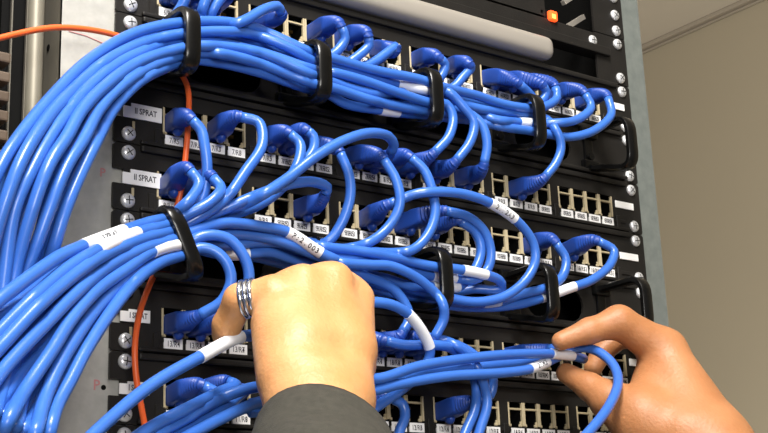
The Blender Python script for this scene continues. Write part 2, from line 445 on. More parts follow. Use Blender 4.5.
t2 = [(-22, 330, 100), (-8, 250, 112), (6, 200, 120), (20, 163, 122), (35, 136, 118), (52, 112, 102), (72, 91, 84), (102, 64, 66), (140, 44, 50), (188, 33, 42)]
t3 = [(-4, 360, 90), (4, 280, 105), (15, 208, 115), (33, 167, 118), (48, 140, 112), (65, 115, 98), (92, 84, 78), (130, 57, 56), (188, 40, 38)]
t4 = [(8, 380, 85), (12, 290, 102), (33, 208, 115), (50, 163, 120), (67, 136, 112), (82, 110, 98), (105, 86, 82), (139, 62, 60), (188, 47, 44)]
t5 = [(20, 380, 85), (24, 280, 102), (33, 255, 105), (49, 210, 112), (66, 167, 112), (84, 138, 104), (99, 110, 90), (120, 87, 75), (150, 67, 56), (188, 54, 42)]
t6 = [(33, 380, 80), (42, 290, 96), (55, 243, 100), (66, 208, 104), (82, 170, 100), (98, 138, 90), (114, 108, 78), (140, 81, 62), (162, 69, 50), (188, 60, 36)]
s1 = [(-40, 345, 138), (-5, 304, 134), (20, 284, 128), (39, 270, 122), (60, 256, 110), (83, 246, 96), (123, 231, 68), (150, 222, 50), (170, 217, 42)]
s2 = [(-40, 375, 140), (0, 331, 134), (30, 301, 126), (65, 270, 112), (98, 250, 94), (137, 233, 64), (168, 224, 44)]
s3 = [(-30, 380, 145), (4, 343, 138), (42, 303, 126), (84, 268, 108), (110, 252, 88), (145, 238, 62), (172, 231, 44)]
s4 = [(-25, 410, 145), (0, 374, 142), (19, 352, 138), (40, 330, 130), (72, 297, 116), (103, 270, 96), (140, 250, 68), (175, 239, 46)]
s5 = [(-4, 445, 140), (19, 400, 140), (52, 350, 130), (70, 321, 120), (95, 292, 106), (125, 270, 84), (152, 252, 60), (178, 245, 46)]
s6 = [(32, 445, 132), (45, 398, 132), (58, 368, 126), (73, 342, 118), (95, 310, 104), (118, 286, 86), (148, 265, 62), (182, 251, 42)]
s7 = [(46, 445, 130), (56, 408, 130), (71, 379, 124), (86, 350, 116), (115, 306, 98), (140, 277, 76), (162, 262, 58), (186, 254, 46)]
UPG = 'blue cables of the upper bundle'; LOG = 'blue cables of the lower bundle'
C = []   # (points, port or None, exit, sleeves[(x0,y0,x1,y1,text)], label, group)
def cab(pts, port=None, exit=None, sl=(), label=None, group=UPG, rad=RAD, m='blue'):
    C.append(dict(pts=list(pts), port=port, exit=exit, sl=list(sl), label=label, group=group, rad=rad, m=m))
# --- upper bundle, six front strands
cab(t1+[(245, 25, 38), (315, 54, 38), (331, 58, 40), (374, 70, 42), (418, 79, 42), (446, 88, 42), (475, 95, 38), (503, 104, 38), (529, 108, 38), (546, 106, 42), (557, 98, 44)], ('A', 18), (555, 87, 38), label='blue cable along the very top edge of the upper bundle')
cab(t2+[(245, 33, 38), (285, 46, 38), (315, 62, 38), (331, 64, 38), (360, 73, 38), (398, 85, 38), (430, 91, 38), (457, 102, 34), (485, 110, 36), (531, 115, 36), (546, 119, 38), (557, 132, 44), (561, 148, 50), (556, 163, 48)], ('B', 17), (545, 177, 40), sl=[(398, 85, 429, 90, '')], label='blue cable with white sleeve left of the third upper ring, dropping to a lone plug')
cab(t3+[(255, 51, 38), (315, 70, 38), (331, 72, 38), (365, 81, 42), (402, 94, 42), (431, 103, 38), (446, 104, 40), (453, 118, 50), (449, 136, 54)], ('B', 11), (434, 153, 42), label='blue cable dropping steeply left of two others under the third upper ring')
cab(t4+[(215, 46, 42), (260, 53, 42), (315, 76, 40), (331, 82, 38), (374, 94, 40), (405, 92, 38), (429, 93, 38), (446, 91, 42), (464, 108, 50), (474, 123, 56), (470, 142, 56)], ('B', 12), (456, 161, 46), label='blue cable dropping in the middle of three under the third upper ring')
cab(t5+[(215, 53, 42), (255, 62, 42), (315, 84, 40), (333, 88, 40), (374, 101, 40), (420, 110, 38), (445, 112, 34), (474, 114, 34), (498, 120, 38), (532, 123, 38), (556, 123, 42), (576, 120, 46), (591, 108, 48)], ('A', 20), (585, 94, 40), sl=[(519, 122, 533, 123, '')], label='blue cable curling up to the second plug from the right in the top row')
cab(t6+[(215, 62, 38), (255, 71, 36), (312, 90, 34), (328, 94, 34), (346, 104, 34), (380, 110, 34), (403, 113, 30), (440, 117, 28), (475, 121, 34), (503, 127, 38), (531, 131, 38), (548, 134, 40), (570, 137, 44), (595, 130, 50), (611, 115, 50)], ('A', 22), (608, 98, 40), sl=[(380, 111, 400, 113, '')], label='blue cable curling up to the rightmost plug of the top row')
# --- upper bundle, rear strands
def rear(f, n, tail, port, ex, lab, dd=-26, sl=()):
    cab(up(f, n, dd)+tail, port, ex, sl, lab)
rear(.15, 8, [(188, 27, 26), (200, 16, 34), (204, 4, 42)], ('A', 1), (212, -14, 40), 'blue cable rising at the top edge just right of the first upper ring')
rear(.1, 7, [(165, 24, 20), (178, 12, 30), (188, -6, 40), (196, -18, 44)], ('A', 0), (196, -26, 38), 'blue cable of the dark plug at the top edge left of the first upper ring')
rear(.3, 8, [(188, 30, 20), (206, 22, 28), (214, 8, 40), (222, -3, 44)], ('A', 2), (232, -12, 40), 'blue cable rising at the top edge, second right of the first upper ring')
rear(.2, 8, [(188, 28, 30), (225, 27, 36), (245, 20, 42), (265, 9, 46), (277, 6, 46)], ('A', 4), (281, 13, 32), 'blue cable forming a raised elbow between the first two upper rings')
rear(.4, 9, [(255, 42, 26), (300, 58, 26), (322, 60, 26), (336, 52, 34), (345, 38, 44)], ('A', 7), (341, 27, 40), 'blue cable looping down just right of the second upper ring')
rear(.5, 10, [(318, 70, 22), (345, 64, 26), (358, 56, 36), (369, 45, 44)], ('A', 8), (368, 37, 40), 'blue cable looping down second right of the second upper ring')
rear(.6, 10, [(318, 76, 22), (345, 72, 26), (372, 63, 34), (388, 52, 42), (396, 46, 44)], ('A', 10), (396, 47, 36), 'blue cable running straight up right to a plug midway between two upper rings')
rear(.3, 13, [(410, 82, 24), (434, 82, 28), (443, 73, 38), (445, 64, 42)], ('A', 12), (440, 59, 36), 'blue cable disappearing behind the third upper ring from its plug above')
rear(.35, 14, [(452, 88, 30), (462, 78, 40), (471, 68, 44)], ('A', 14), (470, 66, 38), 'blue cable bending up directly right of the third upper ring')
rear(.3, 15, [(500, 106, 24), (525, 104, 26), (533, 99, 32), (529, 93, 36)], ('A', 16), (519, 84, 34), 'blue cable whose ribbed plug points down right at the fourth upper ring')
rear(.5, 15, [(505, 113, 24), (532, 108, 30), (544, 98, 40), (546, 91, 44)], ('A', 17), (543, 86, 38), 'blue cable bending up just right of the fourth upper ring')
rear(.75, 13, [(420, 108, 24), (446, 108, 30), (466, 112, 40), (482, 125, 50), (487, 145, 56)], ('B', 14), (484, 164, 46), 'blue cable dropping rightmost of three under the third upper ring')
# --- lower bundle, strands in front
cab(s1+[(181, 208, 46), (192, 197, 50), (199, 184, 50)], ('C', 0), (190, 171, 42), sl=[(84, 246, 122, 231, '5PR42')], label='blue cable with the printed sleeve over the grey post, topmost of the lower bundle', group=LOG)
cab(s2+[(190, 213, 46), (210, 202, 48), (221, 189, 48)], ('C', 1), (213, 178, 42), sl=[(99, 250, 137, 233, '')], label='blue cable with blank white sleeve just under the printed one over the grey post', group=LOG)
cab(s3+[(192, 221, 42), (225, 199, 48), (245, 172, 50), (262, 145, 50), (259, 123, 48)], ('B', 2), (241, 117, 40), label='blue cable making a tall arch from port 7/R7', group=LOG)
cab(s4+[(195, 231, 44), (225, 223, 44), (265, 227, 46), (287, 232, 46), (321, 253, 46), (340, 262, 42), (362, 275, 36), (393, 289, 38), (407, 308, 40), (409, 320, 40)], ('D', 9), (402, 333, 38), sl=[(286, 231, 321, 252, 'P:2.003')], label='blue cable with long printed sleeve just above the left hand', group=LOG)
cab(s5+[(215, 246, 34), (232, 245, 36), (261, 242, 36), (291, 244, 36), (320, 254, 34), (350, 259, 34), (380, 263, 36), (400, 269, 38), (432, 276, 38), (455, 278, 36), (474, 280, 40), (487, 270, 44), (491, 253, 48), (484, 231, 48), (468, 217, 46)], ('C', 11), (446, 211, 42), sl=[(154, 251, 177, 245, ''), (432, 276, 456, 278, '')], label='blue cable forming the outer of two nested loops near the panel centre', group=LOG)
cab(s6+[(195, 239, 46), (212, 235, 50), (230, 240, 54), (244, 257, 56), (249, 276, 56), (244, 298, 50)], ('D', 1), (223, 316, 40), label='blue cable looping down behind the ringed finger', group=LOG)
cab(s7+[(200, 248, 50), (214, 251, 54), (226, 262, 58), (231, 280, 58), (222, 301, 50)], ('D', 0), (200, 315, 40), label='blue cable looping down to port 13/R4', group=LOG)
# --- lower bundle, rear strands
def rlo(f, tail, port, ex, lab, dd=-14, sl=()):
    cab(lo(f, dd)+tail, port, ex, sl, lab, LOG)
rlo(.1, [(190, 212, 30), (202, 198, 34), (207, 170, 40), (204, 142, 42), (201, 130, 42)], ('B', 0), (192, 120, 36), 'blue cable hanging straight down from port 7/R5')
rlo(.3, [(195, 224, 34), (235, 214, 36), (264, 202, 38), (287, 182, 40), (299, 160, 44), (300, 144, 44)], ('B', 4), (290, 134, 36), 'blue cable arching down from port 7/R9')
rlo(.35, [(195, 226, 30), (240, 210, 32), (272, 196, 32), (300, 168, 38), (314, 148, 44), (313, 136, 44)], ('B', 5), (307, 131, 38), 'blue cable arching down from port 7/R10')
rlo(.4, [(192, 224, 38), (225, 209, 44), (255, 196, 48), (290, 184, 52), (314, 182, 54), (327, 187, 50)], ('C', 6), (325, 194, 40), 'blue cable arching left from a lone plug above the printed sleeve')
rlo(.2, [(190, 222, 36), (215, 212, 42), (245, 204, 46), (285, 180, 56), (315, 157, 62), (345, 140, 64), (370, 133, 62), (388, 136, 58), (394, 145, 50)], ('B', 9), (390, 153, 38), 'blue cable drawing the widest arch, ending at port 7/R14')
rlo(.5, [(195, 232, 28), (250, 233, 26), (300, 241, 26), (325, 243, 30), (340, 226, 38), (350, 198, 44), (349, 175, 46)], ('B', 6), (340, 153, 40), 'blue cable falling from its ribbed plug past the second lower ring')
rlo(.6, [(195, 238, 24), (250, 238, 22), (300, 247, 24), (340, 249, 30), (368, 243, 36), (390, 225, 44), (400, 203, 50), (396, 180, 50)], ('B', 8), (384, 160, 42), 'blue cable sweeping down right then back from port 7/R13')
rlo(.7, [(195, 241, 20), (250, 244, 20), (305, 251, 24), (345, 251, 32), (373, 252, 36), (391, 253, 40), (412, 250, 44), (427, 236, 50), (435, 215, 54), (432, 190, 54), (424, 170, 50)], ('B', 10), (411, 158, 42), 'blue cable making a deep curve from port 8/R1')
rlo(.8, [(195, 246, 22), (250, 247, 18), (310, 262, 18), (370, 276, 20), (410, 289, 24), (445, 297, 34), (475, 302, 42), (503, 297, 48), (524, 282, 52), (535, 262, 56), (533, 243, 56), (518, 222, 58), (490, 203, 60), (458, 193, 58), (420, 193, 54)], ('C', 9), (389, 204, 40), 'blue cable with printed sleeve sweeping a big hook across the panel centre', sl=[(490, 203, 515, 219, '21/2A3')])
rlo(.9, [(195, 249, 26), (220, 254, 30), (248, 254, 34), (269, 252, 34), (295, 260, 32), (340, 272, 24), (380, 277, 26), (415, 287, 32), (440, 286, 34), (458, 287, 34), (474, 271, 40), (481, 250, 44), (475, 232, 46)], ('C', 12), (460, 221, 42), 'blue cable forming the inner of two nested loops near the panel centre', sl=[(222, 254, 247, 254, ''), (434, 287, 458, 287, '')])
rlo(.55, [(195, 243, 16), (260, 252, 16), (320, 268, 14), (380, 285, 16), (420, 293, 22), (455, 301, 32), (495, 302, 38), (522, 294, 38), (548, 287, 40), (562, 277, 46), (566, 260, 48)], ('C', 18), (556, 243, 42), 'blue cable curving down through the fourth lower ring from the inner plug', sl=[(482, 299, 497, 298, '')])
rlo(.65, [(195, 248, 14), (260, 258, 12), (320, 275, 12), (380, 291, 14), (420, 298, 20), (455, 306, 28), (495, 307, 34), (525, 303, 36), (545, 297, 38), (570, 288, 46), (592, 280, 52), (610, 265, 54), (614, 251, 52)], ('C', 20), (598, 241, 42), 'blue cable ending in the rightmost plug of the third port row', sl=[(552, 294, 574, 286, ''), (543, 298, 548, 296, '')])
rlo(.45, [(195, 236, 36), (213, 235, 38), (235, 234, 38), (263, 237, 38), (283, 242, 38), (318, 256, 38), (343, 263, 44), (370, 265, 46), (390, 266, 48), (412, 275, 48), (430, 288, 48), (442, 302, 50), (444, 318, 50)], ('D', 11), (434, 338, 44), 'blue cable making a rounded hook below the third lower ring', sl=())
rlo(.25, [(195, 229, 20), (250, 230, 20), (300, 241, 28), (325, 247, 36), (360, 251, 40), (400, 259, 42), (430, 266, 42), (463, 270, 46), (486, 275, 50), (499, 280, 50), (502, 287, 44), (494, 290, 36), (476, 289, 28), (455, 292, 20)], None, None, 'blue cable with white sleeve turning back tightly right of the third lower ring', sl=[(463, 270, 486, 275, '')])
# --- cables held by the hands
HG = 'blue cables passing through the hands'
cab([(70, 458, 130), (98, 430, 120), (150, 386, 100), (200, 357, 92), (245, 336, 84), (290, 342, 70), (335, 368, 66), (373, 379, 66), (420, 366, 62), (480, 357, 58), (520, 354, 56), (555, 354, 56), (572, 356, 54), (584, 359, 46)], None, None, [(201, 357, 242, 337, ''), (553, 354, 571, 356, '')], 'upper blue cable stretched between both hands, with a blank white sleeve at each', HG)
cab([(250, 404, 60), (310, 402, 58), (372, 391, 64), (400, 384, 62), (450, 376, 60), (500, 373, 58), (530, 369, 56), (547, 362, 54), (560, 356, 46), (572, 352, 36)], None, None, [(529, 370, 547, 362, '27ME')], 'lower blue cable stretched between both hands, printed sleeve by the fingertips', HG)
cab([(250, 412, 50), (310, 408, 48), (372, 388, 52), (418, 374, 50), (475, 367, 46), (520, 362, 44), (552, 354, 38), (565, 350, 30)], None, None, [], 'blue cable between the two stretched cables, partly hidden', HG)
cab([(560, 460, 116), (588, 433, 116), (609, 406, 112), (618, 383, 102), (614, 366, 90), (597, 351, 74), (573, 347, 54)], ('D', 16), (549, 349, 36), [], 'blue cable looping round from the fingertips down over the right thumb', HG)
# --- lower middle tangle
LG = 'blue cables hanging below the left hand'
cab([(455, 460, 44), (465, 433, 44), (475, 408, 46), (475, 381, 44), (463, 358, 42), (448, 347, 44), (425, 345, 44), (404, 345, 42)], ('D', 8), (386, 341, 36), [], 'blue cable hanging left of the two crossing under the held pair', LG)
cab([(472, 460, 44), (479, 433, 46), (487, 404, 50), (483, 381, 48), (472, 360, 46), (455, 345, 44), (438, 339, 42)], ('D', 10), (420, 337, 36), [], 'blue cable hanging right of the two crossing under the held pair', LG)
cab([(478, 404, 26), (490, 395, 34), (493, 380, 36), (485, 366, 34), (470, 352, 30), (455, 344, 26)], None, None, [], 'short blue loop bending right of the two hanging cables', LG)
cab([(340, 428, 60), (362, 417, 58), (379, 405, 54), (406, 386, 46), (424, 368, 44), (430, 352, 50), (424, 335, 56), (408, 314, 60), (392, 305, 62), (372, 302, 60), (345, 304, 50)], None, None, [(408, 314, 430, 346, '')], 'blue cable with long white sleeve bending down beside the left hand', LG)
cab([(395, 455, 40), (399, 433, 42), (405, 416, 46), (403, 405, 44)], ('E', 8), (392, 398, 38), [], 'blue cable with a short drop from its plug right of the dark sleeve', LG)
cab([(470, 455, 26), (477, 430, 28), (480, 412, 34)], ('E', 12), (474, 404, 36), [], 'blue cable from port 12/R4 passing behind the hanging pair', LG)
# --- lower left strands towards the sleeve
SG = 'blue cables crossing at lower left'
cab([(105, 460, 100), (150, 428, 84), (190, 407, 70), (220, 392, 58), (236, 385, 50)], ('E', 1), (228, 382, 36), [], 'blue cable with a blunt bend at its upper end, topmost of the lower left strands', SG)
cab([(110, 470, 96), (150, 440, 84), (188, 417, 70), (226, 396, 60), (262, 386, 54), (300, 384, 46)], None, None, [], 'blue cable running up under the dark sleeve, second from the top', SG)
cab([(150, 450, 76), (184, 429, 70), (210, 416, 60), (224, 408, 50)], ('E', 2), (243, 392, 34), [], 'blue cable in the middle of the lower left strands', SG)
cab([(160, 452, 84), (201, 429, 74), (237, 411, 66), (264, 401, 60), (300, 398, 50)], None, None, [], 'blue cable lowest of those running up under the dark sleeve', SG)
cab([(120, 452, 60), (165, 428, 50), (205, 404, 44), (216, 394, 42)], ('E', 0), (203, 386, 36), [(134, 444, 149, 436, '')], 'blue cable from the leftmost port of the lowest row', SG)
# --- fillers deep in the two bundles on the left
for i, f in enumerate((.55, .9)):
    cab(up(f, 9, -26)+[(215, 40+f*25, 14), (250, 50+f*20, 10)], None, None, [], 'blue network cable deep in the upper bundle, hidden behind the front strands', 'hidden rear strands of the upper bundle')
for i, f in enumerate((.75,)):
    cab(lo(f, -28)+[(200, 232+f*14, 12), (230, 240+f*8, 10)], None, None, [], 'blue network cable deep in the lower bundle, hidden behind the front strands', 'hidden rear strands of the lower bundle')
# --- orange fibre
cab([(-20, 44, 30), (0, 38, 28), (50, 28, 24), (85, 29, 22), (118, 36, 20), (135, 44, 18), (165, 60, 12), (181, 74, 12), (188, 90, 16), (188, 125, 22), (185, 162, 22), (182, 185, 14), (172, 225, 10), (160, 262, 10), (150, 284, 14), (140, 312, 22), (135, 345, 26), (136, 375, 26), (141, 405, 24), (146, 432, 20), (150, 452, 18)], None, None, [], 'thin orange fibre cable weaving down the left ends of the panels', None, rad=1.9, m='orange')

def catmull(pts, step=4.0):
    pts = [np.array(p, float) for p in pts]
    p = [2*pts[0]-pts[1]]+pts+[2*pts[-1]-pts[-2]]
    out = []
    for i in range(1, len(p)-2):
        n = max(2, int(np.linalg.norm(p[i+1][:2]-p[i][:2])/step))
        # centripetal-like tangents
        def tj(a, b): return max(np.linalg.norm(a-b), 1e-3)**.5
        t01, t12, t23 = tj(p[i-1], p[i]), tj(p[i], p[i+1]), tj(p[i+1], p[i+2])
        m1 = p[i+1]-p[i]+t12*((p[i]-p[i-1])/t01-(p[i+1]-p[i-1])/(t01+t12))
        m2 = p[i+1]-p[i]+t12*((p[i+2]-p[i+1])/t23-(p[i+2]-p[i])/(t12+t23))
        for k in range(n):
            t = k/n; h = t*t*(3-2*t)
            out.append((2*t**3-3*t*t+1)*p[i]+(t**3-2*t*t+t)*m1+(-2*t**3+3*t*t)*p[i+1]+(t**3-t*t)*m2)
    out.append(pts[-1]); return out
# sample in (px,py,d), then push crossing cables apart along the line of depth only
S = []; own = []; fix = []; rr = []
for ci, c in enumerate(C):
    pts = [tuple(p) for p in c['pts']]
    if c['port']: pts.append(c['exit'])
    c['smp'] = catmull(pts); c['i0'] = len(S); nn = len(c['smp'])
    for k, s_ in enumerate(c['smp']):
        S.append(s_); own.append(ci); rr.append(c['rad'])
        fix.append(1.0 if not c['port'] else min(1, max(0, (nn-1-k)/4.0)))
def proj(p):
    v = (np.array(p)-CP) @ R
    return 384+CF*v[0]/-v[2], 216.5-CF*v[1]/-v[2]
nC = len(S)
for ri, pth in enumerate(RINGS):
    for j in range(len(pth)-1):
        for t in (0, .34, .67):
            q = pth[j].lerp(pth[j+1], t)
            for dx in (-3.4, 0, 3.4):
                x, y = proj((q.x+dx, q.y, q.z)); S.append(np.array([x, y, -q.y])); own.append(1000+ri); fix.append(0); rr.append(2.4)
S = np.array(S); own = np.array(own); fix = np.array(fix); rr = np.array(rr)
xy = S[:, :2]; dep = S[:, 2].copy()
scale = np.array([CF/abs(((P(a[0], a[1], a[2])-CP) @ R)[2]) for a in S])
I = []; J = []
for i in range(nC):
    dd = np.hypot(xy[:, 0]-xy[i, 0], xy[:, 1]-xy[i, 1])
    js = np.nonzero((dd < 16) & (own != own[i]) & ((np.arange(len(S)) > i)))[0]
    I += [i]*len(js); J += list(js)
I = np.array(I); J = np.array(J)
lat = np.hypot(xy[I, 0]-xy[J, 0], xy[I, 1]-xy[J, 1])/((scale[I]+scale[J])/2)
D_ = (rr[I]+rr[J])*1.0
ok = lat < D_; I = I[ok]; J = J[ok]; lat = lat[ok]; D_ = D_[ok]
KV = 1.29   # moving 1 mm in d moves about 1.3 mm along the view ray
need = np.sqrt(D_**2-lat**2)/KV
sgn = np.sign(dep[I]-dep[J]+1e-4*(own[I]-own[J]))
for it in range(140):
    gap = (dep[I]-dep[J])*sgn
    push = np.maximum(need-gap, 0)
    acc = np.zeros(len(S)); cnt = np.zeros(len(S))
    wi = fix[I]/(fix[I]+fix[J]+1e-6); wj = fix[J]/(fix[I]+fix[J]+1e-6)
    np.add.at(acc, I, push*sgn*wi); np.add.at(cnt, I, push > 0)
    np.add.at(acc, J, -push*sgn*wj); np.add.at(cnt, J, push > 0)
    dep[:nC] += (acc/np.maximum(cnt, 1)*.8)[:nC]*(fix[:nC] > 0)
    dep[:nC] = np.where(fix[:nC] > 0, np.maximum(dep[:nC], 8), dep[:nC])
    if it % 2 == 0:                                   # keep every cable smooth
        for c in C:
            a, b = c['i0'], c['i0']+len(c['smp'])
            o = dep[a:b]; s_ = o.copy(); s_[1:-1] = .25*o[:-2]+.5*o[1:-1]+.25*o[2:]
            m_ = fix[a:b] >= 1; dep[a:b] = np.where(m_ | (fix[a:b] > 0), s_, o)

def boot(root, base, ex, tdir):
    """hooded plug from the port to the cable exit, ribbed, with latch bump"""
    base = Vector(base); ex = Vector(ex); L = (ex-base).length
    def bez(t):   # leaves the port square to the panel, then leans to the exit
        c1 = base+Vector((0, -L*.36, 0)); c2 = ex-Vector(tdir)*L*.18
        return base*(1-t)**3+c1*3*t*(1-t)**2+c2*3*t*t*(1-t)+ex*t**3
    n = 34; mb = MB(); v = []; f = []; K = 20
    up_ = Vector((0, 0, 1))
    for i in range(n+1):
        t = i/n; p = bez(t); tg = (bez(min(t+.02, 1))-bez(max(t-.02, 0))).normalized()
        s_ = tg.cross(up_).normalized(); w_ = s_.cross(tg).normalized()
        e = 5.9 if t < .45 else 5.9+(3.9-5.9)*((t-.45)/.55)
        hz = (6.6 if t < .4 else 6.6+(3.9-6.6)*((t-.4)/.6))
        if t > .5 and t < .97 and (i % 2 == 0): e *= .86; hz *= .86
        if i == 0: e *= .93; hz *= .93
        pw = .32 if t < .4 else .32+.68*min(1, (t-.4)/.4)
        for k in range(K):
            a = 2*math.pi*k/K; ca, sa = math.cos(a), math.sin(a)
            v.append(p+s_*e*math.copysign(abs(ca)**pw, ca)+w_*hz*math.copysign(abs(sa)**pw, sa))
    for i in range(n):
        for k in range(K):
            a = i*K+k; b = i*K+(k+1) % K; f.append((a, b, b+K, a+K))
    f.append(tuple(reversed(range(K)))); f.append(tuple(range(n*K, n*K+K)))
    mb.add(v, f)
    m_ = bmesh.new(); bmesh.ops.create_uvsphere(m_, u_segments=12, v_segments=8, radius=1)
    c_ = bez(.26)+Vector((0, 0, -7.2))
    for x in m_.verts: x.co = Vector((x.co.x*3.2, x.co.y*4.2, x.co.z*3.6))+c_
    mb.bm(m_)
    return mb.build('plug_boot', 'boot', root, smooth=True, angle=50)

def curve_text(sl, tx, seg, rad, size=5.2):
    """printing that follows the sleeve, letter by letter"""
    ds = [0]
    for i in range(1, len(seg)): ds.append(ds[-1]+(seg[i]-seg[i-1]).length)
    def at(u):
        u = min(max(u, 0), ds[-1])
        for i in range(1, len(seg)):
            if ds[i] >= u: return seg[i-1].lerp(seg[i], (u-ds[i-1])/max(ds[i]-ds[i-1], 1e-6))
        return seg[-1]
    adv = size*.60; u0 = ds[-1]/2-adv*(len(tx)-1)/2; mb = MB()
    for k, ch in enumerate(tx):
        p = at(u0+adv*k); t = (at(u0+adv*k+1.5)-at(u0+adv*k-1.5)).normalized()
        view = (Vector(CP)-p).normalized(); nrm = (view-t*view.dot(t)).normalized(); upv = nrm.cross(t)
        me = text_mesh(ch, size, .9)
        v = []
        for q in me.vertices:
            ang = q.co.y*1000/rad
            v.append(p+t*q.co.x*1000+(nrm*math.cos(ang)+upv*math.sin(ang))*(rad+q.co.z*1000))
        mb.add(v, [tuple(pl.vertices) for pl in me.polygons])
    mb.build('lettering', 'ink', sl)

for ci, c in enumerate(C):
    a, b = c['i0'], c['i0']+len(c['smp'])
    pts = [Vector(P(S[i, 0], S[i, 1], dep[i])) for i in range(a, b)]
    if c['port'] is None and c['m'] == 'blue': pass
    org = pts[len(pts)//2]
    nm = 'fibre_cable' if c['m'] == 'orange' else 'network_cable'
    o = MB().sweep(pts, c['rad'], 12).build(nm, c['m'], None, smooth=True, angle=0, origin=org)
    tag(o, c['label'], 'cable', c['group'])
    if c['port']:
        k, i = c['port']; x, z = portc(k, i)
        tdir = (pts[-3]-pts[-1]).normalized()
        boot(o, (x, 1.0, z-1.0), pts[-1], tdir)
    for (x0, y0, x1, y1, tx) in c['sl']:
        da = [math.hypot(S[i, 0]-x0, S[i, 1]-y0) for i in range(a, b)]; db = [math.hypot(S[i, 0]-x1, S[i, 1]-y1) for i in range(a, b)]
        ia, ib = sorted((int(np.argmin(da)), int(np.argmin(db))))
        ib = max(ib, ia+1); seg = pts[ia:ib+1]
        sl = MB().sweep(seg, c['rad']+.35, 14).build('label_sleeve', 'sleeve', o, smooth=True, angle=60)
        if tx:
            curve_text(sl, tx, seg if seg[-1].x > seg[0].x else seg[::-1], c['rad']+.42)

# ---------------------------------------------------------------- arms and hands: one continuous skin each
def smin(a, b, k):
    h = np.clip(.5+.5*(b-a)/k, 0, 1); return b*(1-h)+a*h-k*h*(1-h)
def cone(X, a, b, ra, rb, flat=None):
    a = np.array(a, float); b = np.array(b, float); ba = b-a; L2 = ba @ ba
    pa = X-a; t = np.clip((pa @ ba)/L2, 0, 1)
    d = pa-t[..., None]*ba
    return np.sqrt((d*d).sum(-1))-(ra+(rb-ra)*t)
def nets(prims, res, pad=10):
    """smooth union of tapered limbs, meshed by surface nets"""
    pts = np.array([p for pr in prims for p in (pr[0], pr[1])]); mr = max(max(pr[2], pr[3]) for pr in prims)
    lo_ = pts.min(0)-mr-pad; hi = pts.max(0)+mr+pad
    n = np.ceil((hi-lo_)/res).astype(int)+1
    ax = [lo_[i]+res*np.arange(n[i]) for i in range(3)]
    F = np.full(n, 60.0, dtype=np.float64)
    for (a, b, ra, rb, k) in prims:
        l2 = np.minimum(a, b)-max(ra, rb)-30; h2 = np.maximum(a, b)+max(ra, rb)+30
        sl = tuple(slice(max(0, int((l2[i]-lo_[i])/res)), min(n[i], int((h2[i]-lo_[i])/res)+1)) for i in range(3))
        G = np.stack(np.meshgrid(ax[0][sl[0]], ax[1][sl[1]], ax[2][sl[2]], indexing='ij'), -1)
        F[sl] = smin(F[sl], cone(G, a, b, ra, rb), k)
    c = F < 0; sh = [m-1 for m in n]
    cnt = np.zeros(sh); acc = np.zeros(sh+[3])
    for ax_ in range(3):
        o1, o2 = [i for i in range(3) if i != ax_]
        for u_ in (0, 1):
            for w_ in (0, 1):
                s0 = [None]*3; s1_ = [None]*3
                s0[ax_] = slice(0, n[ax_]-1); s1_[ax_] = slice(1, n[ax_])
                for o_, q in ((o1, u_), (o2, w_)): s0[o_] = s1_[o_] = slice(q, n[o_]-1+q)
                f0 = F[tuple(s0)]; f1 = F[tuple(s1_)]; x = (f0 < 0) != (f1 < 0)
                t = np.where(x, f0/np.where(x, f0-f1, 1), 0)
                cnt += x; acc[..., ax_] += np.where(x, t, 0); acc[..., o1] += x*u_; acc[..., o2] += x*w_
    idx = -np.ones(sh, int); on = cnt > 0; idx[on] = np.arange(on.sum())
    cell = np.argwhere(on); V = lo_+res*(cell+acc[on]/cnt[on][:, None])
    Q = []
    for ax_ in range(3):
        o1, o2 = [(1, 2), (2, 0), (0, 1)][ax_]
        s0 = [slice(1, n[i]-1) for i in range(3)]; s1_ = list(s0)
        s0[ax_] = slice(0, n[ax_]-1); s1_[ax_] = slice(1, n[ax_])
        x = (F[tuple(s0)] < 0) != (F[tuple(s1_)] < 0)
        e = np.argwhere(x); off = np.array([1, 1, 1]); off[ax_] = 0; e = e+off
        def cc(d1, d2):
            q = e.copy(); q[:, o1] -= d1; q[:, o2] -= d2; return idx[q[:, 0], q[:, 1], q[:, 2]]
        q = np.stack([cc(0, 0), cc(1, 0), cc(1, 1), cc(0, 1)], 1)
        flip = F[tuple(s0)][x] < 0
        q[flip] = q[flip][:, ::-1]; Q.append(q)
    Q = np.concatenate(Q); Q = Q[(Q >= 0).all(1)]
    mb = MB(); mb.v = [tuple(p) for p in V]; mb.f = [tuple(map(int, q)) for q in Q]
    return mb
def pr(A, B, ra, rb, k=6): return (P(*A), P(*B), ra, rb, k)
